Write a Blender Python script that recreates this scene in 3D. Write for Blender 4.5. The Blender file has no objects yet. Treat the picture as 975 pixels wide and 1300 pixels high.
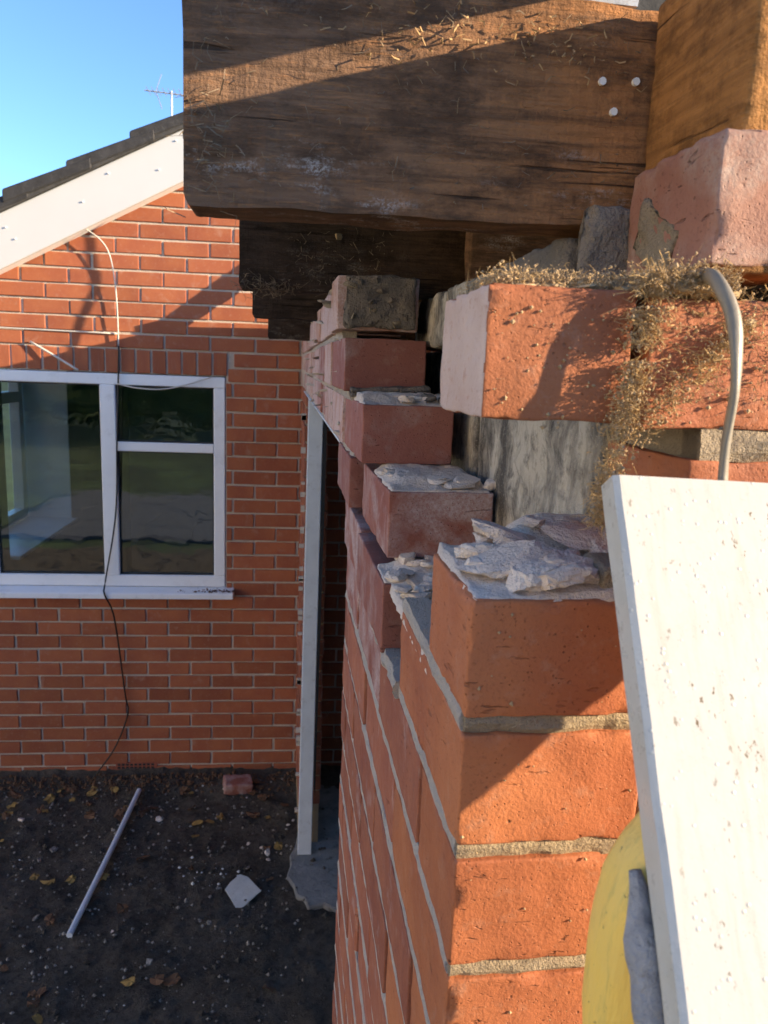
import bpy, bmesh, math, random
from mathutils import Vector, Matrix, noise
rnd = random.Random(7)
scn = bpy.context.scene
C = scn.collection
H = 2.27                                   # eye height above the soil; z below is given from eye level, lifted at the end

# ---------------------------------------------------------------- camera, sky, sun, exposure
def cam_axes(pitch, roll, yaw):
    f = Vector((math.sin(yaw)*math.cos(pitch), math.cos(yaw)*math.cos(pitch), -math.sin(pitch)))
    r = Vector((math.cos(yaw), -math.sin(yaw), 0)); d = f.cross(r)
    c, s = math.cos(roll), math.sin(roll)
    return c*r - s*d, s*r + c*d, f
cr, cd, cf = cam_axes(.1865, .0386, .1057)
cd_ = bpy.data.cameras.new('camera'); cam = bpy.data.objects.new('camera', cd_); C.objects.link(cam)
cam.matrix_world = Matrix(((cr.x, -cd.x, -cf.x, 0), (cr.y, -cd.y, -cf.y, 0), (cr.z, -cd.z, -cf.z, H), (0, 0, 0, 1)))
cd_.sensor_fit = 'VERTICAL'; cd_.sensor_height = 36; cd_.lens = 980/1300*36
cd_.clip_start = .02; cd_.clip_end = 2000
cd_.dof.use_dof = True; cd_.dof.focus_distance = .75; cd_.dof.aperture_fstop = 17
scn.camera = cam
TO_SUN = Vector((3.0, -1.0, .82)).normalized()
w = bpy.data.worlds.new('World'); scn.world = w; w.use_nodes = True
nt = w.node_tree; sky = nt.nodes.new('ShaderNodeTexSky'); sky.sky_type = 'NISHITA'; sky.sun_disc = False
sky.sun_elevation = math.asin(TO_SUN.z); sky.sun_rotation = math.atan2(TO_SUN.x, TO_SUN.y)
sky.air_density = 1.0; sky.dust_density = .0; sky.ozone_density = 4.0; sky.altitude = 3200
nt.links.new(sky.outputs[0], nt.nodes['Background'].inputs[0]); nt.nodes['Background'].inputs[1].default_value = .135
sd = bpy.data.lights.new('sun', 'SUN'); sd.energy = 4.7; sd.angle = math.radians(.5); sd.color = (1, .79, .52)
sun = bpy.data.objects.new('sun', sd); C.objects.link(sun); sun.location = (6, -3, 6)
sun.rotation_euler = TO_SUN.to_track_quat('Z', 'Y').to_euler()
vs = scn.view_settings; vs.view_transform = 'Standard'; vs.look = 'None'; vs.exposure = 1.65; vs.gamma = 1; vs.use_curve_mapping = False
scn.render.engine = 'CYCLES'

# ---------------------------------------------------------------- material helpers
class NT:
    def __init__(s, name):
        s.m = bpy.data.materials.new(name); s.m.use_nodes = True; s.t = s.m.node_tree
        s.b = s.t.nodes['Principled BSDF']; s.out = s.t.nodes['Material Output']
        tc = s.n('ShaderNodeTexCoord'); oi = s.n('ShaderNodeObjectInfo')
        mul = s.n('ShaderNodeMath', operation='MULTIPLY'); s.l(oi.outputs['Random'], mul.inputs[0]); mul.inputs[1].default_value = 37.
        add = s.n('ShaderNodeVectorMath', operation='ADD'); s.l(tc.outputs['Object'], add.inputs[0]); s.l(mul.outputs[0], add.inputs[1])
        s.obj = tc.outputs['Object']; s.co = add.outputs[0]; s.rand = oi.outputs['Random']; s.geo = None
    def n(s, t, **k):
        x = s.t.nodes.new(t)
        for a, b in k.items(): setattr(x, a, b)
        return x
    def l(s, a, b): s.t.links.new(a, b)
    def scale(s, sc, src=None):
        m = s.n('ShaderNodeMapping'); s.l(src or s.co, m.inputs[0]); m.inputs['Scale'].default_value = sc; return m.outputs[0]
    def noise(s, scale, detail=4, rough=.6, src=None, dist=0):
        x = s.n('ShaderNodeTexNoise'); s.l(src or s.co, x.inputs['Vector']); x.inputs['Scale'].default_value = scale
        x.inputs['Detail'].default_value = detail; x.inputs['Roughness'].default_value = rough; x.inputs['Distortion'].default_value = dist
        return x.outputs['Fac']
    def vor(s, scale, feat='F1', src=None, rnd=1.):
        x = s.n('ShaderNodeTexVoronoi', feature=feat); s.l(src or s.co, x.inputs['Vector']); x.inputs['Scale'].default_value = scale
        x.inputs['Randomness'].default_value = rnd; return x.outputs['Distance']
    def ramp(s, f, a, b, lo=0., hi=1.):
        x = s.n('ShaderNodeMapRange'); s.l(f, x.inputs[0])
        for i, v in zip((1, 2, 3, 4), (a, b, lo, hi)): x.inputs[i].default_value = v
        return x.outputs[0]
    def mix(s, f, a, b):
        x = s.n('ShaderNodeMix', data_type='RGBA')
        for sock, v in ((x.inputs[0], f), (x.inputs[6], a), (x.inputs[7], b)):
            if isinstance(v, (int, float)): sock.default_value = v
            elif isinstance(v, tuple): sock.default_value = (*v, 1)
            else: s.l(v, sock)
        return x.outputs[2]
    def math(s, op, a, b=0.):
        x = s.n('ShaderNodeMath', operation=op)
        for i, v in enumerate((a, b)):
            if isinstance(v, (int, float)): x.inputs[i].default_value = v
            else: s.l(v, x.inputs[i])
        return x.outputs[0]
    def bump(s, h, dist, strength=1., prev=None):
        x = s.n('ShaderNodeBump'); s.l(h, x.inputs['Height']); x.inputs['Distance'].default_value = dist; x.inputs['Strength'].default_value = strength
        if prev: s.l(prev, x.inputs['Normal'])
        return x.outputs[0]
    def done(s, col, rough=.8, nor=None, spec=.3):
        if isinstance(col, tuple): s.b.inputs['Base Color'].default_value = (*col, 1)
        else: s.l(col, s.b.inputs['Base Color'])
        if isinstance(rough, (int, float)): s.b.inputs['Roughness'].default_value = rough
        else: s.l(rough, s.b.inputs['Roughness'])
        s.b.inputs['Specular IOR Level'].default_value = spec
        if nor: s.l(nor, s.b.inputs['Normal'])
        return s.m

def brick_mat(name, c1, c2, lime=0., limecol=(.55, .46, .42), bumpd=.0016, spread=.35, fine=420, far=False):
    s = NT(name)
    big = s.noise(9, 3, .55); med = s.noise(45, 5, .65); fi = s.noise(fine, 4, .7)
    col = s.mix(s.ramp(big, .35, .68), c1, c2)
    hv = s.n('ShaderNodeHueSaturation'); s.l(col, hv.inputs['Color']); s.l(s.ramp(s.rand, 0, 1, 1-spread, 1+spread*.6), hv.inputs['Value'])
    col = hv.outputs[0]
    col = s.mix(s.ramp(fi, .56, .72, 0, .45), col, (.10, .035, .02))
    pits = s.vor(95); pitm = s.ramp(pits, .0, .13, 1, 0); pitm = s.math('MULTIPLY', pitm, s.ramp(s.noise(22, 2), .52, .6))
    col = s.mix(pitm, col, (.07, .03, .02))
    dust = s.math('MULTIPLY', s.ramp(s.noise(60, 6, .75), .55, .75), .35)
    col = s.mix(dust, col, (.45, .30, .22))
    if lime > 0:
        lm = s.math('ADD', s.ramp(s.noise(14, 4, .6, dist=.6), .62-lime*.35, .75-lime*.25), 0)
        gr = s.ramp(s.noise(330, 3, .8), .35, .6, .35, 1)
        col = s.mix(s.math('MULTIPLY', s.math('MULTIPLY', lm, gr), min(1., .5+lime*.5)), col, limecol)
    h = s.math('ADD', s.math('MULTIPLY', med, .7), s.math('MULTIPLY', fi, .35))
    h = s.math('SUBTRACT', h, s.math('MULTIPLY', pitm, .8))
    if far: return s.done(col, .8, s.bump(h, bumpd, 1.), .25)
    drag = s.math('MULTIPLY', s.ramp(s.noise(1., 3, .65, src=s.scale((42, 42, 190)), dist=.5), .635, .70), s.ramp(s.noise(13, 2), .46, .58))
    col = s.mix(s.math('MULTIPLY', drag, .3), col, tuple(x*.5 for x in c2))
    pore = s.ramp(s.vor(330), .08, .22, 1, 0); pore = s.math('MULTIPLY', pore, s.ramp(s.noise(80, 2), .45, .6))
    col = s.mix(s.math('MULTIPLY', pore, .5), col, tuple(x*.4 for x in c2))
    h = s.math('SUBTRACT', h, s.math('ADD', s.math('MULTIPLY', drag, .9), s.math('MULTIPLY', pore, .45)))
    return s.done(col, s.ramp(med, .3, .7, .58, .85), s.bump(h, bumpd, 1.), .25)

def mortar_mat(name, c1, c2, dark=(.12, .1, .085), sc=520, bumpd=.0045):
    s = NT(name)
    g = s.noise(sc, 3, .75); m = s.noise(60, 5, .6); b = s.noise(11, 3, .6)
    col = s.mix(s.ramp(b, .35, .65), c1, c2)
    col = s.mix(s.ramp(g, .58, .7, 0, .55), col, dark)
    col = s.mix(s.ramp(m, .6, .75, 0, .4), col, dark)
    h = s.math('ADD', g, s.math('MULTIPLY', m, 1.2))
    return s.done(col, .95, s.bump(h, bumpd, 1.), .1)

M = {}
M['brick'] = brick_mat('brick_orange_red', (.43, .155, .064), (.33, .105, .048), lime=.0, bumpd=.0018, spread=.16)
M['brick_side'] = brick_mat('brick_orange_dusty', (.36, .13, .07), (.28, .092, .055), lime=.08, spread=.18)
M['brick_lime'] = brick_mat('brick_lime_stained', (.33, .12, .08), (.28, .095, .065), lime=.62, limecol=(.50, .40, .37), spread=.12)
M['brick_pale'] = brick_mat('brick_pale_limewashed', (.36, .17, .12), (.42, .2, .13), lime=.85, limecol=(.56, .43, .39), spread=.12)
M['brick_dusty'] = brick_mat('brick_dusty_pink', (.33, .165, .115), (.27, .12, .085), lime=.55, limecol=(.40, .31, .26), spread=.1)
M['brick_purple'] = brick_mat('brick_purple_end', (.30, .115, .082), (.25, .09, .068), lime=.3, limecol=(.42, .32, .29), spread=.1)
M['brick_far'] = brick_mat('brick_gable', (.37, .12, .054), (.31, .092, .047), lime=.05, limecol=(.42, .27, .2), bumpd=.0014, spread=.17, fine=260, far=True)
M['mortar'] = mortar_mat('mortar_sandy', (.42, .33, .22), (.36, .29, .21))
M['mortar_pale'] = mortar_mat('mortar_pale_lime', (.62, .54, .45), (.54, .47, .40), dark=(.32, .27, .22))
M['mortar_far'] = mortar_mat('mortar_gable', (.58, .49, .40), (.50, .42, .34), sc=300)
M['rubble'] = mortar_mat('mortar_rubble', (.78, .66, .55), (.70, .58, .48), dark=(.5, .41, .33), sc=420, bumpd=.0025)
M['limewash'] = mortar_mat('limewash', (.60, .47, .41), (.50, .36, .30), dark=(.38, .2, .14), sc=220, bumpd=.0012)
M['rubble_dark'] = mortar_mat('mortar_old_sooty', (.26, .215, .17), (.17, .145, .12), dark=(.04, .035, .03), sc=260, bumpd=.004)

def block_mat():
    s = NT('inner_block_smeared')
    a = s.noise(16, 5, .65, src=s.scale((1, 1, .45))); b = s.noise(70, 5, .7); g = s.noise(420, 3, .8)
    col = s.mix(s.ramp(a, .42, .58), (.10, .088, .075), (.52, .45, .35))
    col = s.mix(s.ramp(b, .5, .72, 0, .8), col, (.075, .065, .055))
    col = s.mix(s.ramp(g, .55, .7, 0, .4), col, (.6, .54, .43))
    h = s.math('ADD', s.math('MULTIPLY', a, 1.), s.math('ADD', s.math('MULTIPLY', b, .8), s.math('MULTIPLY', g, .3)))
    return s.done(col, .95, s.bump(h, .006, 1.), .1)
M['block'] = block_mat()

def timber_mat(name, dark, light, along=0, x0=-.1, x1=.2, flecks=0., bumpd=.0012):
    s = NT(name)
    sc = [26, 26, 26]; sc[along] = 2.2
    if along == 0: sc = [7.0, 30, 85]
    if along == 1: sc = [30, 3.0, 75]
    g = s.noise(1.6, 6, .65, src=s.scale(sc, s.obj), dist=.4)
    f = s.noise(5., 5, .7, src=s.scale(sc, s.obj))
    sx = s.n('ShaderNodeSeparateXYZ'); s.l(s.obj, sx.inputs[0])
    wob = s.math('ADD', sx.outputs[0 if along == 0 else 2], s.ramp(s.noise(9, 4, .6, src=s.obj), .2, .8, -.09, .09))
    t = s.ramp(wob, x0, x1)
    col = s.mix(t, dark, light)
    col = s.mix(s.ramp(g, .44, .66, 0, .65), col, tuple(c*.35 for c in dark))
    col = s.mix(s.ramp(f, .55, .75, 0, .5), col, tuple(min(1, c*1.25) for c in light))
    dirt_ = s.ramp(s.noise(26, 6, .72, src=s.scale((.7, 1, 1.5), s.obj)), .46, .62, 0, .7); col = s.mix(dirt_, col, tuple(c*.28 for c in dark))
    if flecks:
        fm = s.math('MULTIPLY', s.ramp(s.noise(40, 5, .75, src=s.scale((.55, 1, 1.6), s.obj)), .52, .66), s.ramp(s.noise(10, 3, .6, src=s.scale((.5, 1, 1.6), s.obj)), .5, .62))
        fm = s.math('MULTIPLY', fm, s.ramp(s.noise(500, 2, .8, src=s.obj), .42, .58))
        zz = s.ramp(s.math('ADD', sx.outputs[2], s.ramp(s.noise(14, 2, src=s.obj), .3, .7, -.03, .03)), .105, .165, 1, .1)
        col = s.mix(s.math('MULTIPLY', s.math('MULTIPLY', fm, zz), flecks), col, (.55, .50, .45))
    h = s.math('ADD', g, s.math('MULTIPLY', f, .7)); saw = s.noise(1., 2, .5, src=s.scale((420, 420, 12) if along == 1 else (300, 40, 10), s.obj)); h = s.math('ADD', h, s.math('MULTIPLY', saw, .3)); chk = s.ramp(s.noise(1., 3, .6, src=s.scale((5, 5, 160) if along == 0 else (5, 5, 120), s.obj), dist=.6), .66, .70); h = s.math('SUBTRACT', h, s.math('MULTIPLY', chk, .9)); col = s.mix(s.math('MULTIPLY', chk, .75), col, tuple(c*.2 for c in dark)); h = s.math('ADD', h, s.math('MULTIPLY', s.noise(240, 3, .7, src=s.obj), .7))
    return s.done(col, .85, s.bump(h, bumpd*1.8, 1.), .2)
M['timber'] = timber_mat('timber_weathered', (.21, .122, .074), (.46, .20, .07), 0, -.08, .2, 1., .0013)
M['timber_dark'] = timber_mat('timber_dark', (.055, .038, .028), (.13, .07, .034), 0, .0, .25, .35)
M['timber_gold'] = timber_mat('timber_golden', (.38, .175, .055), (.46, .235, .085), 1, .05, .2)

def simple(name, col, rough=.6, var=.15, sc=30, bumpd=0., spec=.4, dirt=None, dirtamt=.3):
    s = NT(name); n = s.noise(sc, 5, .65)
    c = s.mix(s.ramp(n, .3, .7), tuple(x*(1-var) for x in col), tuple(min(1, x*(1+var)) for x in col))
    if dirt: c = s.mix(s.ramp(s.noise(sc*2.7, 6, .75), .55, .72, 0, dirtamt), c, dirt)
    return s.done(c, rough, s.bump(s.noise(sc*6, 4, .7), bumpd, 1.) if bumpd else None, spec)
M['upvc'] = simple('white_upvc', (.80, .81, .82), .35, .04, 4, dirt=(.35, .32, .28), dirtamt=.25)
M['barge'] = simple('white_barge', (.54, .54, .535), .3, .03, 2, dirt=(.5, .48, .45), dirtamt=.12)
M['post'] = simple('painted_post', (.62, .66, .70), .5, .08, 9, .0006, dirt=(.3, .28, .26), dirtamt=.4)
M['black'] = simple('black_rubber', (.018, .018, .019), .6)
M['black_cable'] = simple('black_cable', (.012, .012, .013), .45)
M['white_cable'] = simple('white_cable', (.55, .53, .48), .5, .06)
M['grey_cable'] = simple('grey_cable', (.21, .185, .145), .42, .12, 60, .0002, dirt=(.3, .24, .16), dirtamt=.5)
M['tile'] = simple('roof_tile', (.035, .034, .036), .85, .4, 14, .002, dirt=(.12, .11, .1), dirtamt=.4)
M['underclk'] = simple('undercloak', (.06, .057, .055), .9, .3, 25, .002)
M['concrete'] = simple('concrete_pad', (.22, .21, .19), .95, .3, 7, .006, dirt=(.04, .036, .032), dirtamt=.9)
M['paving'] = simple('paving', (.10, .105, .115), .9, .2, 5, .002)
M['grass'] = simple('lawn_grass', (.038, .062, .018), .95, .7, 1.3, .02, dirt=(.05, .04, .025), dirtamt=.8)
M['hedge'] = simple('hedge_leaf', (.045, .085, .02), .7, .5, 6)
M['metal'] = simple('galvanised', (.5, .5, .5), .4, .2, 40, .0003); M['metal'].node_tree.nodes['Principled BSDF'].inputs['Metallic'].default_value = .6
M['nail'] = simple('nail_bright', (.85, .83, .78), .35, .05)
M['pvcpipe'] = simple('white_conduit', (.66, .70, .74), .4, .05, 20, dirt=(.3, .28, .25), dirtamt=.4)
M['plaster'] = simple('room_plaster', (.30, .29, .27), .9, .1, 5)
M['carpet'] = simple('room_floor', (.10, .085, .07), .95, .2, 9)
M['straw'] = simple('straw_fibre', (.40, .26, .11), .85, .45, 90)
M['dust'] = simple('dust_crumb', (.38, .27, .15), .95, .45, 200)
M['web'] = simple('dead_grass_bits', (.20, .15, .10), .9, .5, 150)
M['leaf_y'] = simple('leaf_yellow', (.33, .20, .055), .7, .3, 30)
M['leaf_b'] = simple('leaf_brown', (.13, .065, .03), .8, .3, 30)
M['stone'] = simple('pebble', (.24, .21, .175), .85, .7, 60, .001)
M['splinter'] = simple('splinter', (.36, .23, .11), .85, .3, 90)
M['bits'] = simple('white_chip', (.66, .66, .64), .8, .1)
M['render'] = simple('cream_render', (.74, .65, .50), .9, .06, 3, .002)
M['felt'] = simple('roof_felt', (.05, .05, .05), .95, .3, 20, .001)
M['foam'] = simple('pale_sheet', (.50, .50, .47), .55, .12, 14, .001, dirt=(.2, .18, .15), dirtamt=.4)
M['grey_rubber'] = simple('grey_worn_rubber', (.36, .36, .365), .8, .35, 55, .004, dirt=(.05, .05, .05), dirtamt=.8)
M['redbrown'] = simple('terracotta_vent', (.28, .085, .05), .85, .2, 50, .001)

def yellow_mat():
    s = NT('yellow_plastic')
    n = s.noise(18, 4, .6); st = s.noise(3, 5, .7, src=s.scale((60, 60, 9)))
    c = s.mix(s.ramp(n, .3, .7), (.88, .60, .12), (.80, .57, .16))
    c = s.mix(s.ramp(st, .52, .7, 0, .6), c, (.52, .42, .12))
    c = s.mix(s.ramp(s.noise(150, 4, .8), .64, .7, 0, .8), c, (.06, .05, .03))
    return s.done(c, .5, s.bump(s.math('ADD', st, n), .0015, 1.), .4)
M['yellow'] = yellow_mat()

def board_mat():
    s = NT('white_board_speckled')
    c = s.mix(s.ramp(s.noise(7, 4), .3, .7), (.50, .485, .43), (.56, .54, .48))
    str_ = s.noise(3, 6, .7, src=s.scale((70, 7, 7), s.obj))
    c = s.mix(s.ramp(str_, .5, .72, 0, .5), c, (.42, .38, .29))
    spk = s.math('MULTIPLY', s.ramp(s.noise(210, 3, .7, src=s.scale((1.4, .7, .7), s.obj)), .64, .68), s.ramp(s.noise(14, 3, .6, src=s.obj), .44, .58))
    c = s.mix(spk, c, (.16, .11, .05))
    dots = s.ramp(s.vor(160, src=s.obj), .05, .17, 1, 0)
    return s.done(c, s.ramp(s.noise(90, 4), .3, .7, .22, .42), s.bump(s.math('ADD', dots, s.math('MULTIPLY', s.noise(300, 3), .4)), .0006, .4), .5)
M['board'] = board_mat()

def soil_mat():
    s = NT('dark_soil')
    a = s.noise(4, 5, .65); b = s.noise(34, 6, .75); g = s.noise(150, 4, .8)
    c = s.mix(s.ramp(a, .35, .65), (.11, .092, .072), (.19, .16, .125))
    c = s.mix(s.ramp(b, .45, .7, 0, .8), c, (.045, .038, .03))
    c = s.mix(s.ramp(g, .62, .7, 0, .8), c, (.2, .165, .12))
    c = s.mix(s.math('MULTIPLY', s.ramp(s.vor(46), .05, .12, 1, 0), s.ramp(s.noise(7, 2), .5, .6)), c, (.30, .27, .23))
    h = s.math('ADD', s.math('MULTIPLY', b, 1.3), g)
    return s.done(c, .97, s.bump(h, .02, 1.), .15)
M['soil'] = soil_mat()

def glass_mat(name, tint=(.9, .95, .93)):
    m = bpy.data.materials.new(name); m.use_nodes = True; t = m.node_tree
    for n in list(t.nodes): t.nodes.remove(n)
    o = t.nodes.new('ShaderNodeOutputMaterial'); mx = t.nodes.new('ShaderNodeMixShader'); tr = t.nodes.new('ShaderNodeBsdfTransparent')
    gl = t.nodes.new('ShaderNodeBsdfGlossy'); gl.inputs['Roughness'].default_value = .01; tr.inputs[0].default_value = (*tint, 1)
    lw = t.nodes.new('ShaderNodeFresnel'); lw.inputs[0].default_value = 1.7
    mm = t.nodes.new('ShaderNodeMath'); mm.operation = 'MULTIPLY'; mm.inputs[1].default_value = 2.2; mm.use_clamp = True
    nz = t.nodes.new('ShaderNodeTexNoise'); nz.inputs['Scale'].default_value = 2.2; bp = t.nodes.new('ShaderNodeBump'); bp.inputs['Distance'].default_value = .004; bp.inputs['Strength'].default_value = .5
    t.links.new(nz.outputs[0], bp.inputs['Height']); t.links.new(bp.outputs[0], gl.inputs['Normal'])
    t.links.new(lw.outputs[0], mm.inputs[0]); t.links.new(mm.outputs[0], mx.inputs[0]); t.links.new(tr.outputs[0], mx.inputs[1]); t.links.new(gl.outputs[0], mx.inputs[2]); t.links.new(mx.outputs[0], o.inputs[0])
    return m
M['glass'] = glass_mat('window_glass')

# ---------------------------------------------------------------- mesh helpers
def link(o, parent=None):
    C.objects.link(o)
    if parent: o.parent = parent
    return o
def tag(o, label=None, cat=None, group=None, kind=None):
    for k, v in (('label', label), ('category', cat), ('group', group), ('kind', kind)):
        if v: o[k] = v
    return o
def empty(name, loc, label=None, cat=None, group=None, rz=0, kind=None):
    o = bpy.data.objects.new(name, None); link(o); o.location = loc; o.rotation_euler.z = rz; o.empty_display_size = .1
    return tag(o, label, cat, group, kind)
class MB:
    def __init__(s): s.v = []; s.f = []
    def box(s, x0, x1, y0, y1, z0, z1):
        i = len(s.v); s.v += [(x, y, z) for z in (z0, z1) for y in (y0, y1) for x in (x0, x1)]
        s.f += [tuple(i+k for k in q) for q in ((0, 2, 3, 1), (4, 5, 7, 6), (0, 1, 5, 4), (2, 6, 7, 3), (0, 4, 6, 2), (1, 3, 7, 5))]; return s
    def prism(s, poly, axis, a, b):
        i = len(s.v); n = len(poly)
        for t in (a, b):
            for p, q in poly: s.v.append({'x': (t, p, q), 'y': (p, t, q), 'z': (p, q, t)}[axis])
        s.f.append(tuple(range(i+n-1, i-1, -1))); s.f.append(tuple(range(i+n, i+2*n)))
        s.f += [(i+k, i+(k+1) % n, i+n+(k+1) % n, i+n+k) for k in range(n)]; return s
    def tube(s, pts, r, n=8, rx=None):
        pts = [Vector(p) for p in pts]; i0 = len(s.v); up = Vector((.13, .2, .97)); rr = r if isinstance(r, (list, tuple)) else [r]*len(pts)
        for k, p in enumerate(pts):
            t = (pts[min(k+1, len(pts)-1)]-pts[max(k-1, 0)]).normalized(); a = t.cross(up)
            if a.length < 1e-3: a = t.cross(Vector((1, 0, 0)))
            a.normalize(); b = t.cross(a)
            for j in range(n):
                q = 2*math.pi*j/n; v = p+a*math.cos(q)*rr[k]*(rx or 1)+b*math.sin(q)*rr[k]; s.v.append(tuple(v))
        for k in range(len(pts)-1):
            for j in range(n): s.f.append((i0+k*n+j, i0+k*n+(j+1) % n, i0+(k+1)*n+(j+1) % n, i0+(k+1)*n+j))
        s.f.append(tuple(range(i0+n-1, i0-1, -1))); s.f.append(tuple(range(i0+(len(pts)-1)*n, i0+len(pts)*n))); return s
    def poly(s, *pts):
        i = len(s.v); s.v += [tuple(p) for p in pts]; s.f.append(tuple(range(i, i+len(pts)))); return s
    def build(s, name, mat, parent=None, smooth=False, bevel=0., seg=1):
        me = bpy.data.meshes.new(name); me.from_pydata(s.v, [], s.f); me.validate()
        bm = bmesh.new(); bm.from_mesh(me); bmesh.ops.recalc_face_normals(bm, faces=bm.faces)
        if bevel: bmesh.ops.bevel(bm, geom=bm.edges[:], offset=bevel, segments=seg, affect='EDGES', profile=.6)
        bm.to_mesh(me); bm.free()
        me.materials.append(mat)
        if smooth: me.shade_smooth()
        return link(bpy.data.objects.new(name, me), parent)
def spline(pts, n=6):
    P = [Vector(p) for p in pts]; out = []
    for i in range(len(P)-1):
        a, b, c, d = P[max(i-1, 0)], P[i], P[i+1], P[min(i+2, len(P)-1)]
        for k in range(n):
            t = k/n; out.append(.5*((2*b)+(c-a)*t+(2*a-5*b+4*c-d)*t*t+(3*b-a-3*c+d)*t**3))
    out.append(P[-1]); return out
def fbm(p, sc, oct=4):
    v = 0; a = 1.
    for o in range(oct): v += a*noise.noise(p*sc); sc *= 2.1; a *= .5
    return v
def rough_block(dx, dy, dz, seed, step=.009, bev=.0014, amp=.0009, chips=.003):
    """a box with worn edges: grid faces, rounded, displaced and chipped; centred on its origin"""
    def lines(d):
        m = max(2, int(round((d-4.4*bev)/step))); a = [0, .45*bev, bev]
        mid = [2.2*bev+(d-4.4*bev)*i/m for i in range(m+1)]
        return a+mid+[d-q for q in reversed(a)]
    lx, ly, lz = lines(dx), lines(dy), lines(dz); nx, ny, nz = len(lx)-1, len(ly)-1, len(lz)-1
    bm = bmesh.new(); vd = {}
    def vert(i, j, k):
        key = (i, j, k)
        if key in vd: return vd[key]
        p = Vector((lx[i]-dx/2, ly[j]-dy/2, lz[k]-dz/2))
        h = Vector((dx/2-bev, dy/2-bev, dz/2-bev))
        c = Vector((max(-h.x, min(h.x, p.x)), max(-h.y, min(h.y, p.y)), max(-h.z, min(h.z, p.z))))
        d = p-c
        if d.length > 1e-9: p = c+d.normalized()*bev
        nn = d.normalized() if d.length > 1e-9 else Vector((0, 0, 1))
        if sum((i in (0, nx), j in (0, ny), k in (0, nz))) == 1: nn = Vector(((i == nx)-(i == 0), (j == ny)-(j == 0), (k == nz)-(k == 0)))
        s = p+Vector((seed*3.7, seed*1.9, -seed*2.3))
        q = nn*(amp*fbm(s, 40, 4))
        on = sum((abs(p.x) > dx/2-bev*1.4, abs(p.y) > dy/2-bev*1.4, abs(p.z) > dz/2-bev*1.4))
        if on >= 2: q -= Vector(p).normalized()*max(0, fbm(s, 55, 3)-.15)*chips
        vd[key] = bm.verts.new(p+q); return vd[key]
    for (n1, n2, n3, mk) in ((nx, ny, nz, lambda a, b, t: (a, b, t*nz)), (nx, nz, ny, lambda a, b, t: (a, t*ny, b)), (ny, nz, nx, lambda a, b, t: (t*nx, a, b))):
        for t in (0, 1):
            for a in range(n1):
                for b in range(n2):
                    try: bm.faces.new([vert(*mk(a+u, b+v, t)) for u, v in ((0, 0), (1, 0), (1, 1), (0, 1))])
                    except ValueError: pass
    bmesh.ops.recalc_face_normals(bm, faces=bm.faces)
    me = bpy.data.meshes.new('rough_block'); bm.to_mesh(me); bm.free(); me.shade_smooth(); return me
def place(name, me, mat, parent, loc, rz=0., tilt=(0, 0), scale=None):
    me2 = me
    if not me.materials or me.materials[0] != mat:
        key = (me.name, mat.name)
        if key not in place.cache:
            m = me.copy(); m.materials.clear(); m.materials.append(mat); place.cache[key] = m
        me2 = place.cache[key]
    o = link(bpy.data.objects.new(name, me2), parent); o.location = loc; o.rotation_euler = (tilt[0], tilt[1], rz)
    if scale: o.scale = scale
    return o
place.cache = {}
def lump(size, seed, sub=3, amp=.35, facet=.0, mat='rubble', name='mortar_lump', parent=None, loc=(0, 0, 0), rot=None):
    """a broken chunk: hull of random points, subdivided and roughened"""
    r = random.Random(seed*13+5); bm = bmesh.new()
    for _ in range(15 if sub > 2 else 8):
        d = Vector((r.gauss(0, 1), r.gauss(0, 1), r.gauss(0, 1))).normalized()*r.uniform(.85, 1.15); bm.verts.new((d.x, d.y, d.z))
    h = bmesh.ops.convex_hull(bm, input=bm.verts[:]); bmesh.ops.delete(bm, geom=[g_ for g_ in h['geom_interior'] if isinstance(g_, bmesh.types.BMVert)], context='VERTS')
    bmesh.ops.subdivide_edges(bm, edges=bm.edges[:], cuts={4: 5, 3: 3, 2: 1}.get(sub, 3), use_grid_fill=True, smooth=.12)
    off = Vector((seed*7.3, -seed*3.1, seed*5.7))
    for v in bm.verts:
        p = v.co.copy(); p.z = max(-.42, min(.48, p.z)); p += Vector((1, 1, .8))*0; p *= 1+amp*.14*fbm(p+off, 2.6, 5); p.z += amp*.10*fbm(p-off, 3.1, 3)
        v.co = Vector((p.x*size[0], p.y*size[1], p.z*size[2]))
    bmesh.ops.recalc_face_normals(bm, faces=bm.faces)
    me = bpy.data.meshes.new(name); bm.to_mesh(me); bm.free(); me.materials.append(M[mat])
    o = link(bpy.data.objects.new(name, me), parent); o.location = loc
    o.rotation_euler = rot or (rnd.uniform(-.2, .2), rnd.uniform(-.2, .2), rnd.uniform(0, 6.28)); return o
def fibres(n, sampler, lmin, lmax, rad, seed, droop=.3, dirbias=None):
    """many thin bent three-sided stalks"""
    r = random.Random(seed); mb = MB()
    for _ in range(n):
        p = Vector(sampler(r)); d = Vector((r.gauss(0, 1), r.gauss(0, 1), r.gauss(0, .7)))
        if dirbias: d = d*.8+Vector(dirbias)
        d.normalize(); L = r.uniform(lmin, lmax); k = Vector((r.gauss(0, 1), r.gauss(0, 1), r.gauss(0, 1)))*L*droop
        rr = rad*r.uniform(.5, 1.4)
        mb.tube([p, p+d*L*.5+k*.35, p+d*L], [rr, rr, rr*.5], 3)
    return mb
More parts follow.
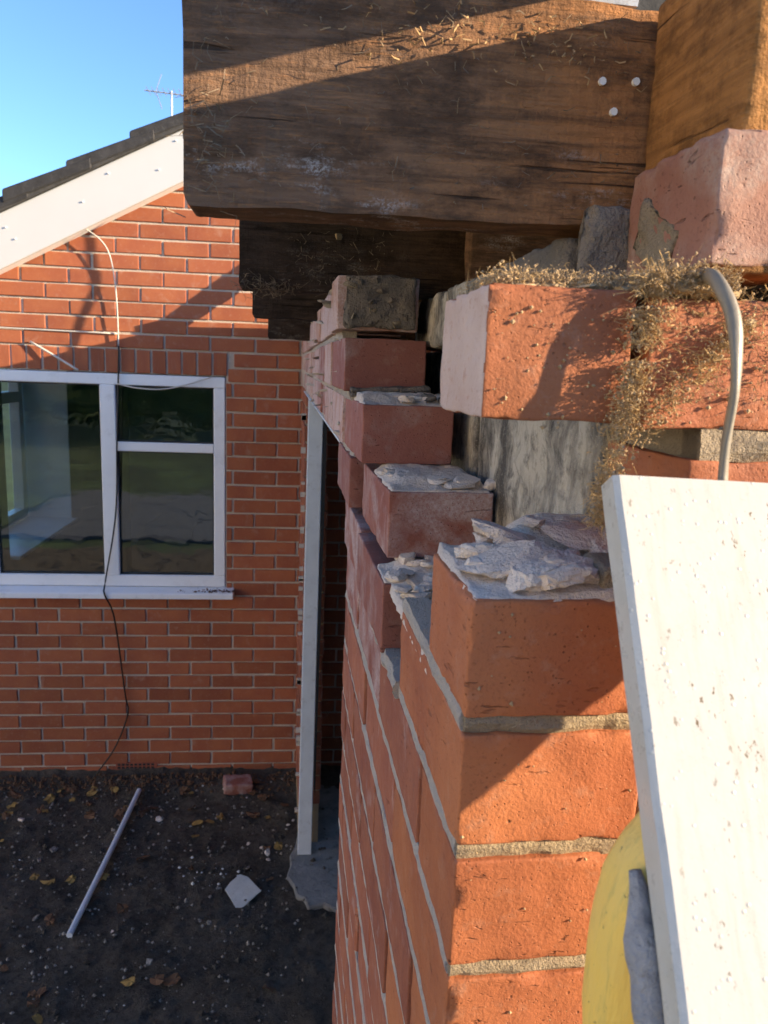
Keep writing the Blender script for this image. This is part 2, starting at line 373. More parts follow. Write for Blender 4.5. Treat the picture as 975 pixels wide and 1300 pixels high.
def crumbs(n, sampler, smin, smax, seed, mb=None):
    r = random.Random(seed); mb = mb or MB()
    for _ in range(n):
        p = Vector(sampler(r)); s = smin+(smax-smin)*r.random()**3; i = len(mb.v)
        for d in ((1, 0, 0), (-1, 0, 0), (0, 1, 0), (0, -1, 0), (0, 0, 1), (0, 0, -1)):
            mb.v.append(tuple(p+Vector(d)*s*r.uniform(.5, 1.2)))
        mb.f += [(i+a, i+b, i+c) for a, b, c in ((0, 2, 4), (2, 1, 4), (1, 3, 4), (3, 0, 4), (2, 0, 5), (1, 2, 5), (3, 1, 5), (0, 3, 5))]
    return mb

# ---------------------------------------------------------------- ground
ZG = -H
g = MB(); g.poly((-500, -600, ZG-.05), (500, -600, ZG-.05), (500, 600, ZG-.05), (-500, 600, ZG-.05)); tag(g.build('ground', M['grass']), kind='structure')
s_ = MB(); NX, NY = 230, 180; X0, X1, Y0, Y1 = -3.6, 1.0, -1.2, 4.05
for j in range(NY+1):
    for i in range(NX+1):
        x = X0+(X1-X0)*i/NX; y = Y0+(Y1-Y0)*(j/NY)
        p = Vector((x, y, 0)); z = .014*fbm(p, 3, 4)+.018*max(0, fbm(p, 11, 3))+.009*fbm(p, 30, 2)
        if y > 3.75: z += .05*((y-3.75)/.3)**1.5
        s_.v.append((x, y, ZG-.012+z))
for j in range(NY):
    for i in range(NX): a = j*(NX+1)+i; s_.f.append((a, a+1, a+NX+2, a+NX+1))
tag(s_.build('soil', M['soil'], smooth=True), kind='structure')
cp = MB(); 
cp.prism([(.3, 2.9), (.9, 2.9), (.9, 3.9), (.05, 3.9), (-.01, 3.34), (-.035, 3.27), (-.03, 3.2), (-.045, 3.12), (-.015, 3.06), (.0, 2.99), (.035, 2.97), (.05, 2.91), (.12, 2.93), (.2, 2.87)], 'z', ZG-.04, ZG+.008)
tag(cp.build('concrete_pad', M['concrete'], bevel=.006), kind='structure')
pv = empty('paving', (0, 0, 0), kind='structure')
for i in range(9):
    for j in range(6):
        MB().box(-3.9+i*.605, -3.305+i*.605, -5.4+j*.605, -4.81+j*.605, ZG-.06, ZG-.005+rnd.uniform(0, .006)).build('paving_slab', M['paving'], pv, bevel=.004)

# ---------------------------------------------------------------- house with the broken brick corner
SL = .029
W = empty('brick_house', (.0865, .375, 0), 'red brick house with its corner broken back in steps, door opening and bare eaves', 'house', rz=SL)
BH, BL, BW = .065, .215, .1025
ctop = lambda c: .108-.075*c                         # top of course c, from eye level
halfs = [rough_block(BW, BW, BH, 10+k) for k in range(5)]
strs = [rough_block(BW, BL, BH, 30+k) for k in range(6)]            # long side along the wall (y)
def plain_block(dx, dy, dz, seed, bev=.003):
    mb = MB().box(-dx/2, dx/2, -dy/2, dy/2, -dz/2, dz/2); r = random.Random(seed)
    mb.v = [tuple(c+r.uniform(-.0012, .0012) for c in v) for v in mb.v]
    o = mb.build('plain', M['brick'], bevel=bev); me = o.data; bpy.data.objects.remove(o); me.materials.clear(); return me
cheap = [plain_block(BW, BL, BH, 60+k) for k in range(4)]
def brick(y0, y1, c, x=0., mat='brick_side', tilt=(0, 0), rz=0., dz=0., fine=True, x1=None):
    L = y1-y0; w_ = (x1-x) if x1 else BW
    if fine: me = rnd.choice(halfs) if L < .15 else rnd.choice(strs)
    else: me = rnd.choice(cheap)
    base = BW if (fine and L < .15) else BL
    return place('brick', me, M[mat], W, (x+w_/2, (y0+y1)/2, ctop(c)-BH/2+dz), rz, tilt, (w_/BW, L/base, 1))
# quoins, course by course down the corner
A = place('brick', rough_block(BL, BW, BH, 3, step=.0055, chips=.005), M['brick'], W, (BL/2, BW/2, ctop(3)-BH/2)); A['label'] = 'topmost corner brick under the pale mortar rubble, half in shadow'
for c in range(4, 29):
    near = c < 9
    if c % 2 == 0:
        me = rough_block(BW, BL, BH, c, step=.0055 if c < 7 else .02, chips=.005); place('brick', me, M['brick'], W, (BW/2, BL/2, ctop(c)-BH/2))
        start = BL+.01
    else:
        me = rough_block(BL, BW, BH, c, step=.0055 if c < 7 else .02, chips=.005); place('brick', me, M['brick'], W, (BL/2, BW/2, ctop(c)-BH/2))
        start = BW+.01
    y = start
    if c == 4:
        brick(.290, .505, 4, -.007, 'brick_purple', rz=.01); brick(.515, .74, 4, -.004, 'brick_lime'); continue
    while y < .735:
        y1 = min(y+BL, .74)
        if y1-y > .03: brick(y, y1, c, rnd.uniform(-.0015, .0015), 'brick_side' if c > 5 else rnd.choice(['brick_side', 'brick_lime']), fine=near, rz=rnd.uniform(-.003, .003))
        y += BL+.01
# the stepped teeth and the proud bearing brick
brick(.345, .560, 3, .003, 'brick_lime', rz=.012)
brick(.610, .815, 3, -.011, 'brick_purple', rz=.0)
t3 = brick(.478, .693, 2, -.011, 'brick_purple', rz=.01)
brick(.600, .815, 1, -.023, 'brick_purple', rz=.008)
t1 = brick(.612, .712, 0, -.033, 'brick_pale', rz=.01)
for c, y, xo in ((2, .703, -.014), (1, .825, -.024), (0, .775, -.03)):
    while y < 3.62:
        L = BL if y+BL < 3.64 else 3.64-y
        if c == 0:                                   # joists pass through this course
            for jy in (1.325, 1.925): 
                if y < jy < y+L: L = jy-y-.004
        if L > .03: brick(y, y+L, c, xo*(1-(y-.7)/3.2)+rnd.uniform(-.003, .003), rnd.choice(['brick_pale', 'brick_pale', 'brick_lime']), fine=y < 1.5, rz=rnd.uniform(-.01, .01))
        y += L+.01
        if c == 0:
            for jy in (1.325, 1.925):
                if abs(y-jy) < .012: y = jy+.05
for c in range(3, 29):                               # far pier between the door and the gable
    y = 2.98 if c % 2 else 2.98
    seq = ([.1025, .215, .215, .1025] if c % 2 else [.215, .215, .215])
    for L in seq:
        L = min(L, 3.645-y)
        if L > .03: brick(y, y+L, c, rnd.uniform(-.004, .003), 'brick_side', fine=False)
        y += L+.01
# bricks of the front face right of the corner
bme = rough_block(.076, BW, BH, 5, step=.005, amp=.0013, chips=.005); bme.materials.append(M['brick']); bme.materials.append(M['limewash'])
for p_ in bme.polygons:
    if p_.normal.x < -.55 and p_.center.x < -.0355: p_.material_index = 1
bb = link(bpy.data.objects.new('brick', bme), W); bb.location = (.038, BW/2+.004, ctop(1)-BH/2+.008); bb['label'] = 'sunlit half brick with pale side, hanging over the gap'
def fbrick(x0, x1, c, y=0., mat='brick', fine=True, dz=0., dy=BW):
    me = rough_block(x1-x0, dy, BH, x0*50+c, step=.006 if fine else .04, amp=.0015, chips=.006)
    return place('brick', me, M[mat], W, ((x0+x1)/2, y+dy/2, ctop(c)-BH/2+dz))
fbrick(.084, .299, 1, .003, dz=.006); fbrick(.309, .524, 1)
fbrick(.112, .327, 2, .002); fbrick(.337, .552, 2)
tr_ = fbrick(.1165, .3315, 0, .012, 'brick_dusty', dz=.014); fbrick(.3415, .5565, 0, .012)
for c in range(3, 9):
    x = BL+.01 if c % 2 else BW+.01
    while x < 1.0: fbrick(x, x+BL, c, rnd.uniform(-.001, .001), fine=False); x += BL+.01
lw = MB()                                            # the rest of the front, below and beyond the board
for c in range(0, 30):
    x = (1.0 if c > 2 else .57)
    if c >= 9: x = BL+.01 if c % 2 else BW+.01
    x += .1125*(c % 2)*(c < 9)
    while x < 3.0: lw.box(x, x+BL, 0, BW, ctop(c)-BH, ctop(c)); x += BL+.01
tag(lw.build('front_brickwork', M['brick'], W), kind='stuff')
# mortar: recessed core, joints come out between the bricks
mc = MB()
mc.box(.0045, .098, .005, .735, ZG-.1, ctop(5)+.008)
mc.box(.0045, .098, 2.99, 3.64, ZG-.1, ctop(3)+.01)
mc.box(.09, 3.0, .005, .098, ZG-.1, ctop(3)+.003)
mc.box(.118, 3.0, .006, .098, ctop(3)-.01, ctop(1)-.02)
co = mc.build('mortar_core', M['mortar'], W); co['kind'] = 'stuff'
m2 = MB(); m2.prism([(.49, ctop(2)-BH), (3.64, ctop(2)-BH), (3.64, ctop(0)-.03), (.86, ctop(0)-.03), (.63, ctop(1)-BH-.012), (.49, ctop(2)-BH+.02)], 'x', -.005, .085)
m2.build('mortar_core', M['mortar_pale'], W)
# flush, uneven mortar on the near joints: each bed is its own ribbon
def bed(pts_y, x, z0, z1, mat, seed, amp=.0025, parent=W, axis='y', depth=.02, taper=0.):
    n = max(4, int(abs(pts_y[1]-pts_y[0])/.006)); mb = MB(); a0, a1 = pts_y
    rows = 4
    for i in range(n+1):
        t = a0+(a1-a0)*i/n; x_ = x*(1-(t-.7)/3.2)+.004 if taper else x
        for k in range(rows):
            zz = z0+(z1-z0)*k/(rows-1); o = amp*fbm(Vector((t*9+seed, zz*30, seed*.7)), 4, 3)
            e = .0013*fbm(Vector((t*120, k, seed)), 1, 3)
            v = (x_+o-(.0006 if 0 < k < rows-1 else -.0008), t, zz+e) if axis == 'y' else (t, x_+o-(.0006 if 0 < k < rows-1 else -.002), zz+e)
            mb.v.append(v)
        mb.v.append((x_+depth, t, z1) if axis == 'y' else (t, x_+depth, z1)); mb.v.append((x_+depth, t, z0) if axis == 'y' else (t, x_+depth, z0))
    R_ = rows+2
    for i in range(n):
        for k in range(R_): a = i*R_+k; b = i*R_+(k+1) % R_; mb.f.append((a, b, b+R_, a+R_))
    mb.f.append(tuple(range(R_-1, -1, -1))); mb.f.append(tuple(range(n*R_, n*R_+R_)))
    return mb.build('mortar_joint', mat, parent, smooth=False)
for c in range(3, 15):                               # bed below course c
    zt = ctop(c)-BH+.0005; zb = ctop(c+1)-.0005
    bed((.006, .74), .0004, zb-.0008, zt+.0008, M['mortar_pale'], c, .0012) if c > 3 else bed((.006, .212), .0002, zb-.001, zt+.001, M['mortar_pale'], c, .0014)
for c in range(3, 9): bed((.0015, .6), .0022, ctop(c+1)-.0005, ctop(c)-BH+.0005, M['mortar'], c+50, .003, axis='x')
bed((.118, .6), .0025, ctop(2)-.0005, ctop(1)-BH+.006, M['mortar'], 77, .003, axis='x')
bed((.215, .42), -.0025, ctop(5)-.001, ctop(4)-BH+.004, M['mortar_pale'], 91, .004)
bed((.62, .95), -.010, ctop(3)-.004, ctop(2)-BH+.003, M['mortar_pale'], 92, .006, taper=1)
bed((.80, 2.95), -.012, ctop(3)+.000, ctop(2)-BH+.003, M['mortar_pale'], 93, .004, taper=1)
bed((.60, 2.9), -.018, ctop(2)-.002, ctop(1)-BH+.002, M['mortar_pale'], 94, .005, taper=1)
bed((.66, 1.9), -.026, ctop(1)-.002, ctop(0)-BH+.002, M['mortar_pale'], 95, .005, taper=1)
# steel lintel angle under the bricks over the door
MB().prism([(-.008, ctop(3)-.004), (.1, ctop(3)-.004), (.1, ctop(3)-.0005), (-.008, ctop(3)-.0005)], 'y', .80, 3.0).build('lintel', M['post'], W)
# inner leaf: grey blocks smeared with old mortar
rows = [(.022, .215), (-.203, .215)]
for zt, h in rows:
    y = .115
    for L in (.33, .44, .44, .44, .44, .44, .44, .44):
        L2 = min(L, 3.6-y)
        if L2 < .05: continue
        if zt < -.1 and y > .7: break
        place('block', rough_block(.1, L2, h, y*9+zt, step=.014, bev=.006, amp=.004, chips=.006), M['block'], W, (.1125+.05, y+L2/2, zt-h/2)); y += L2+.008
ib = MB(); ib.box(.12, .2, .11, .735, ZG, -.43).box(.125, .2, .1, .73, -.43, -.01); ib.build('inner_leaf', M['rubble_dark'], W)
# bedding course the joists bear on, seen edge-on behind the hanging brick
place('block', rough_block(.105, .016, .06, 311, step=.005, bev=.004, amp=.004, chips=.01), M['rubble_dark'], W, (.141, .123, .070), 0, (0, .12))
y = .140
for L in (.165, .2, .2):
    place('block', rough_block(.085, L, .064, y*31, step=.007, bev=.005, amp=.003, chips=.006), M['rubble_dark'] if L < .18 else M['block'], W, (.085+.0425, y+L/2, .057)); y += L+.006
# mortar left on the steps: broken, plated beds
def mortar_bed(x0, x1, y0, y1, z, hf, seed, mat='rubble', res=.0016, cell=34, plate=0, skirt=.004):
    nx, ny = int((x1-x0)/res), int((y1-y0)/res); mb = MB(); o = Vector((seed*3.3, seed*1.7, seed))
    for j in range(ny+1):
        for i in range(nx+1):
            x = x0+(x1-x0)*i/nx; y = y0+(y1-y0)*j/ny; p = Vector((x, y, 0)); q = p*cell+o+Vector((fbm(p+o, 40, 3), fbm(p-o, 40, 3), 0))*.22; q.z = seed
            d, pts = noise.voronoi(q); c = pts[0]; r1 = noise.cell(c*5.1+o); r2 = noise.cell(c*7.7-o); r3 = noise.cell(c*3.9+o*2)
            e = min(1., max(0., (d[1]-d[0])/.07)); h0 = hf(x, y); hh = .45*h0+.55*hf(min(x1, max(x0, (c.x-o.x)/cell)), min(y1, max(y0, (c.y-o.y)/cell)))
            loc_ = Vector((q.x-c.x, q.y-c.y))
            k = min(1., hh/.008)
            h = (h0+.0022*fbm(p+o, 34, 4) if plate == 0 else hh)+plate*k*(r1-.4)+(0 if plate == 0 else 1)*k*.004*(loc_.x*(r2-.5)+loc_.y*(r3-.5))*2-(0 if plate == 0 else .0022)*k*(1-e)+.0005*fbm(p, 70, 3)+.0012*k*fbm(p+o, 42, 3)
            b = min(i, nx-i, j, ny-j)
            if b == 0: h = -skirt
            mb.v.append((x+.0012*fbm(p+o, 90, 2), y+.0012*fbm(p-o, 90, 2), z+max(-skirt, h)))
    for j in range(ny):
        for i in range(nx): a = j*(nx+1)+i; mb.f.append((a, a+1, a+nx+2, a+nx+1))
    return mb.build('mortar_bed', M[mat], W, smooth=True)
sst = lambda t: 0 if t < 0 else 1 if t > 1 else t*t*(3-2*t)
mortar_bed(.002, .213, .002, .106, ctop(3), lambda x, y: .0015+.004*sst((x+y-.03)/.05)+.018*sst((y-.05)/.07)*sst((x-.02)/.05), 1)
mortar_bed(.040, .213, .098, .15, ctop(3), lambda x, y: .004+.018*sst((x-.04)/.03)*sst((.155-y)/.03), 6, skirt=.06)
mortar_bed(.000, .102, .10, .30, ctop(4)-.004, lambda x, y: .006+.008*sst(x/.05), 2, cell=42)
mortar_bed(-.005, .096, .292, .352, ctop(4), lambda x, y: .002+.008*sst(x/.03)*sst((y-.292)/.02), 3, cell=48)
mortar_bed(.005, .104, .347, .49, ctop(3), lambda x, y: .0015+.008*sst((y-.352)/.03)*sst((x-.004)/.02)*(1-.6*sst((x-.09)/.02)), 4, cell=40)
mortar_bed(-.009, .088, .481, .61, ctop(2), lambda x, y: .0012+.009*sst((y-.495)/.03), 5, cell=40)
mc_ = MB()
R2 = random.Random(21)
for k in range(46):                                  # slabs of broken bed mortar heaped on the corner brick
    x, yy = R2.uniform(.014, .2), R2.uniform(.014, .1)
    if yy > .095 and x < .055: x += .06
    hb_ = .002+.004*sst((x+yy-.03)/.05)+.018*sst((yy-.05)/.07)*sst((x-.02)/.05); q = R2.random()**1.6
    a = .006+.020*q
    lump((a*R2.uniform(.8, 1.3), a*R2.uniform(.6, 1.), .005+.007*q*R2.uniform(.6, 1.2)), 30+k, 4, .9, 0, parent=W, loc=(x, yy, ctop(3)+hb_+.0045), rot=(R2.gauss(0, .13), R2.gauss(0, .13), R2.uniform(0, 6)))
lump((.034, .020, .009), 87, 4, .9, 0, parent=W, loc=(.092, .072, ctop(3)+.017), rot=(.1, .12, .1)); lump((.03, .02, .009), 88, 4, .9, 0, parent=W, loc=(.135, .07, ctop(3)+.019), rot=(.1, -.06, .3)); lump((.014, .011, .011), 89, 4, .9, 0, parent=W, loc=(.05, .042, ctop(3)+.010), rot=(0, .1, .2))
pl = rough_block(.07, .035, .017, 44, step=.005, bev=.003, amp=.002, chips=.006); place('mortar_lump', pl, M['mortar'], W, (.107, .022, ctop(3)+.0082), .03)
for k in range(22):
    x, yy = R2.uniform(.0, .1), R2.uniform(.12, .3)
    lump((R2.uniform(.005, .016),)*2+(R2.uniform(.004, .008),), 160+k, 3, .45, .3, parent=W, loc=(x, yy, ctop(4)+.006+.010*R2.random()))
for k in range(20):
    lump((R2.uniform(.005, .016), R2.uniform(.005, .014), R2.uniform(.004, .008)), 90+k, 3, .4, .3, parent=W, loc=(R2.uniform(.01, .1), R2.uniform(.300, .36), ctop(4)+.005+.008*R2.random()))
for k in range(20):
    lump((R2.uniform(.006, .022), R2.uniform(.006, .018), R2.uniform(.003, .007)), 120+k, 3, .35, .35, parent=W, loc=(R2.uniform(.012, .092), R2.uniform(.362, .47), ctop(3)+.004+.005*R2.random()))
lump((.012, .012, .010), 140, 3, .3, .2, parent=W, loc=(.112, .365, ctop(3)+.006))
for k in range(14):
    lump((R2.uniform(.008, .016), R2.uniform(.008, .016), R2.uniform(.004, .009)), 150+k, 3, .4, .35, 'rubble' if k % 3 else 'rubble_dark', parent=W, loc=(R2.uniform(.0, .10), R2.uniform(.50, .60), ctop(2)+.004+.004*R2.random()))
place('mortar_lump', rough_block(.10, .06, .012, 71, step=.006, bev=.003, amp=.003), M['rubble_dark'], W, (.035, .61, ctop(2)+.0125), .0, (.05, -.04))
# sooty old mortar on the end of the top tooth
place('mortar_lump', rough_block(.088, .012, .064, 72, step=.0035, bev=.004, amp=.004, chips=.012), M['rubble_dark'], W, (.021, .608, ctop(0)-BH/2+.0015), .01)
for k in range(14):
    lump((R2.uniform(.004, .012), .004, R2.uniform(.004, .01)), 190+k, 2, .5, .4, 'rubble_dark' if k % 2 else 'mortar', parent=W, loc=(R2.uniform(-.02, .06), .602, ctop(0)-R2.uniform(.002, .06)))
for k in range(40):                                  # mortar snots on the outer face over the door
    yy = R2.uniform(.72, 2.2); c = R2.choice((0, 1, 2))
    lump((.004+.004*R2.random(), R2.uniform(.008, .03), R2.uniform(.003, .008)), 220+k, 2, .4, .3, 'mortar_pale', parent=W, loc=((-.030+.007*c)*(1-(yy-.7)/3.2)+.001, yy, ctop(c)-R2.uniform(0, .07)))
# triangular mortar smear on the end of the top front brick
place('mortar_lump', rough_block(.004, .05, .03, 313, step=.004, bev=.0018, amp=.004, chips=.012), M['mortar'], W, (.1165, .075, .078), 0, (.5, 0))

# bare joist ends of the eaves
def joist(Y, xl, zb, zt, mat, th=.045, xr=.9, label=None, seed=0, zr=0.):
    r = random.Random(seed); n = 90; bmv = []
    mb = MB(); ring = []
    prof = [(0, 0), (0, .25), (0, .5), (0, .75), (0, 1), (1, 1), (1, 0)]
    for i in range(n+1):
        t = i/n; x = xl+(xr-xl)*t**1.6
        for (d, k) in prof:
            e = .0022*fbm(Vector((x*14+seed, k*3, d)), 2, 3); ez = .0025*fbm(Vector((x*9, seed, k*7+d)), 2, 3)
            cut = .0045*max(0, 1-t*40)*(1 if k in (0, 1) else 0)*(1 if k else 1.6)
            mb.v.append((x+(.004*fbm(Vector((k*4, seed, d)), 1, 2) if i == 0 else 0), Y+d*th+e, zb+zr*t+(zt-zb)*k+ez+(cut if k == 0 else -cut*.3 if k == 1 else 0)))
    R_ = len(prof)
    for i in range(n):
        for k in range(R_): a = i*R_+k; b = i*R_+(k+1) % R_; mb.f.append((a, b, b+R_, a+R_))
    mb.f.append(tuple(range(R_-1, -1, -1))); mb.f.append(tuple(range(n*R_, n*R_+R_)))
    o = mb.build('joist', mat, W); o['label'] = label; return o
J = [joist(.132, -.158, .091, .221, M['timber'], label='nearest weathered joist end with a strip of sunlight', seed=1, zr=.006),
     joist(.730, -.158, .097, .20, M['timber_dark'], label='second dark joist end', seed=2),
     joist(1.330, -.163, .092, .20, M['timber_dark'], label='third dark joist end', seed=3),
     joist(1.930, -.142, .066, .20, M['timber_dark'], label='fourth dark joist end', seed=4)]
for k, (x, z) in enumerate(((.098, .180), (.120, .1815), (.107, .163))):
    o = MB().tube([(x, .1300, z), (x, .134, z)], .0024, 10).build('nail_head', M['nail'], W)
o = rough_block(.25, .03, .15, 321, step=.012, bev=.003, amp=.003); place('noggin', o, M['timber'], W, (.275, .705, .125))
lump((.008, .004, .009), 301, 3, .3, .3, 'dust', 'mud_nest', W, (-.025, .727, .170))
tm = rough_block(.05, .112, .17, 81, step=.008, bev=.003, amp=.0012); o = place('trimmer', tm, M['timber_gold'], W, (.1275+.025, .014+.056, .128+.085-.074)); o['label'] = 'golden upright timber end above the top brick'
MB().box(.12, .138, -.012, .125, .244, .30).build('shade_batten', M['timber_dark'], W)  # unseen strip added to shade the upper part of the nearest joist
# bits on top of the nearest joist: strap with holes, pale offcut, yellow block
st = MB().prism([(.043, .226), (.118, .2255), (.123, .262), (.050, .262)], 'y', .134, .137).build('metal_strap', M['metal'], W)
for x in (.058, .074, .090, .108): MB().tube([(x, .1325, .2335), (x, .1338, .2335)], .0032, 10, 1.3).build('lit_hole_disc', M['nail'], st)  # pale discs on the strap: light in its holes put in as colour
MB().prism([(-.012, .2235), (.041, .2255), (.046, .262), (-.012, .262)], 'y', .133, .15).build('pale_offcut', M['upvc'], W)
MB().prism([(-.1, .2225), (-.014, .2235), (-.014, .262), (-.1, .262)], 'y', .136, .16).build('yellow_block', M['timber_gold'], W)
dk = MB().box(-.166, 2.9, .235, 3.50, .236, .285); dk.build('shade_deck', M['felt'], W)  # unseen slab added so its edge casts the eaves shadow on the gable
MB().prism([(-.17, .24), (1.2, 1.2), (1.2, 1.34), (-.06, .36), (-.17, .33)], 'y', 3.44, 3.50).build('rafter', M['timber_dark'], W)
# walls of the room behind the door (keep it dark)
rm = MB().box(2.9, 3.0, .1, 3.6, ZG, .24); rm.build('inner_wall', M['plaster'], W)

# door frame in the opening
D = empty('door_frame', (.0, 3.27, ZG), 'pale blue white door post standing at the far side of the opening', 'door frame')
MB().prism([(.002, 0), (.066, 0), (.076, 2.155), (.012, 2.155)], 'y', 0, .05).build('post', M['post'], D, bevel=.003)
MB().prism([(.070, .35), (.078, .30), (.094, 2.155), (.0775, 2.155)], 'y', .005, .06).build('rubber_seal', M['black'], D)
mbq = MB()
for k in range(26):
    z = rnd.uniform(.1, 2.1); mbq.box(-.012-rnd.random()*.006, .004, .03, .045, z, z+rnd.uniform(.01, .03))
mbq.build('mortar_crumbs', M['mortar_pale'], D)

# ---------------------------------------------------------------- gable house
GY = 4.03
G = empty('gable_house', (0, GY, ZG), 'orange red brick gable with white verge board and white window, half in sun', 'house')
gb = [plain_block(BL, BW, BH, 200+k) for k in range(6)]
line = lambda x: .387+.523*(x+1.474)
stuff = MB()
def gbrick(x0, x1, zt, h=BH, far=False):
    if x1-x0 < .025: return
    if far: stuff.box(x0, x1, 0, BW, zt-h-ZG, zt-ZG); return
    o = place('brick', rnd.choice(gb), M['brick_far'], G, ((x0+x1)/2+rnd.uniform(-.002, .002), BW/2+rnd.uniform(-.003, .002), zt-h/2-ZG+rnd.uniform(-.0015, .0015)), rnd.choice((0, math.pi)), (0, rnd.uniform(-.006, .006)), ((x1-x0)/BL, 1, h/BH))
WX0, WX1, WZ0, WZ1 = -1.62, -.405, -1.24, -.085
for k in range(-22, 32):
    zt = .113-.075*k-.005
    x = -.257-.225*16-(.1125 if k % 2 else 0)+.005
    while x < .95:
        a, b = x, x+.215; x += .225
        if zt-BH > line((a+b)/2)+.16: continue
        if a < .0 and zt > line(.0)+.16: pass
        far = b < -1.75 or a > .28 or zt-BH > line(a)+.05
        if 3 <= k <= 17 or (k in (1, 2)):
            lim = WX1+.0 if k >= 3 else -.398
            if a > WX0-.02 and b <= lim: continue
            if a < lim < b: a = lim+.004
            if k >= 3 and a < WX0 < b: b = WX0-.004
            if k < 3 and a < WX0-.01 < b: b = WX0-.01
        gbrick(a, b, zt, far=far)
x = -.402
while x > WX0: gbrick(x-.065, x-.0, .034, .113); x -= .075
tag(stuff.build('outer_brickwork', M['brick_far'], G), kind='stuff')
gm = MB()
def gslab(x0, x1, z0, z1): gm.box(x0, x1, .007, BW-.004, z0-ZG, z1-ZG)
gslab(-3.9, WX0, ZG-.1, -.3); gslab(WX1, 1.0, ZG-.1, .03); gslab(WX0, WX1, ZG-.1, WZ0+.02); 
gm.prism([(-3.9, -.3-ZG), (WX0, -.3-ZG), (WX0, WZ1+.003-ZG), (WX1, WZ1+.003-ZG), (WX1, .03-ZG), (1.0, .03-ZG), (1.0, line(1.0)-ZG), (-1.474, line(-1.474)+.08-ZG), (-3.9, line(-3.9)+.1-ZG)], 'y', .007, BW-.004)
gm.build('mortar', M['mortar_far'], G)
# air brick
vb = MB().box(-1.0, -.78, -.003, .02, .015, .075).build('air_vent', M['redbrown'], G)
for r_ in range(3):
    for q in range(9): MB().box(-.99+q*.0225, -.974+q*.0225, -.004, .002, .022+r_*.018, .034+r_*.018).build('vent_slot', M['black'], vb)
# verge: barge board, soffit, tiles
bg = MB(); by = -.10
bl = lambda x: .378+.521*(x+1.437); bt = lambda x: .631+.4976*(x+1.424)
xs = [-2.25, .75]
bg.prism([(xs[0], bl(xs[0])-ZG), (xs[1], bl(xs[1])-ZG), (xs[1], bt(xs[1])-ZG), (xs[0], bt(xs[0])-ZG)], 'y', by, by+.018); bg.build('barge_board', M['barge'], G, bevel=.003)
MB().prism([(xs[0], bl(xs[0])+.004-ZG), (xs[1], bl(xs[1])+.004-ZG), (xs[1], bl(xs[1])+.016-ZG), (xs[0], bl(xs[0])+.016-ZG)], 'y', by+.02, 0.).build('soffit', M['upvc'], G)
for (x, dz) in ((-1.40, .17), (-1.36, .10), (-.93, .19), (-.62, .19), (-1.05, .12), (-.70, .10)):
    z = bl(x)+dz-ZG; MB().tube([(x, by-.006, z), (x, by+.002, z)], .004, 8).build('nail_cap', M['upvc'], G)
ang = math.atan(.51)
rf = MB().prism([(xs[0], bt(xs[0])+.002-ZG), (xs[1], bt(xs[1])+.002-ZG), (xs[1], bt(xs[1])+.05-ZG), (xs[0], bt(xs[0])+.05-ZG)], 'y', by-.018, 2.6).build('roof', M['underclk'], G)
for i in range(-3, 7):                               # stepped verge tiles
    x0 = -1.402+.2865*i; x1 = x0+.40
    z0 = bt(x0)+.088; z1 = bt(x1)+.052
    for j in range(8):
        y0 = by-.03+j*.33+.003*(i % 3); dj = rnd.uniform(-.003, .003)
        MB().prism([(x0, z0-.062+dj-ZG), (x1, z1-.05+dj-ZG), (x1, z1+dj-ZG), (x0, z0+dj-ZG)], 'y', y0, y0+.326).build('tile', M['tile'], rf, bevel=.006)
MB().prism([(.75, bt(.75)+.03-ZG), (.75, 2.6), (.75+2.2, bt(.75)-1.1-ZG), (.75+2.2, bt(.75)-1.0-ZG)], 'y', by, 2.6).build('roof_slope', M['tile'], G)

# window
V = empty('window', (0, GY, ZG), 'white framed window with a fixed pane and a split right casement', 'window')
def vb_(name, x0, x1, z0, z1, y0=.004, y1=.06, mat='upvc', parent=None, bevel=.004): return MB().box(x0, x1, y0, y1, z0-ZG, z1-ZG).build(name, M[mat], parent or V, bevel=bevel)
fx0, fx1, fz0, fz1 = WX0+.005, WX1-.003, -1.188, WZ1-.002
vb_('top_rail', fx0, fx1, fz1-.055, fz1, .000); vb_('bottom_rail', fx0, fx1, fz0, fz0+.06, .000)
vb_('stile', fx0, fx0+.06, fz0+.06, fz1-.055, .001); vb_('stile', fx1-.058, fx1, fz0+.0605, fz1-.0555, .001)
vb_('mullion', -1.028, -.952, fz0+.0602, fz1-.0552, -.002)
vb_('transom', -.9515, fx1-.0585, -.475, -.428, -.001)
for (x0, x1, z0, z1) in ((fx0+.055, -1.024, fz0+.055, fz1-.05), (-.956, fx1-.055, -.432, fz1-.05), (-.956, fx1-.055, fz0+.055, -.47)):
    MB().box(x0, x1, .028, .032, z0-ZG, z1-ZG).build('pane', M['glass'], V)
    t = .008                                         # dark gasket round each pane
    gk = MB()
    gk.box(x0, x1, .018, .026, z0-ZG, z0+t+.004-ZG).box(x0, x1, .018, .026, z1-t-.004-ZG, z1-ZG).box(x0, x0+t+.003, .019, .025, z0-ZG, z1-ZG).box(x1-t-.003, x1, .019, .025, z0-ZG, z1-ZG)
    gk.build('gasket', M['black'], V)
MB().prism([(-.075, WZ0+.004-ZG), (.02, WZ0+.004-ZG), (.02, fz0-.001-ZG), (-.065, fz0-.014-ZG), (-.075, fz0-.020-ZG)], 'x', fx0-.1, -.36).build('sill', M['upvc'], V, bevel=.003)
cr_ = crumbs(260, lambda r: (-.36-abs(r.gauss(0, .12)), -.035+r.uniform(-.03, .03), fz0-.010-ZG), .002, .009, 5); cr_.build('sill_dirt', M['leaf_b'], V)

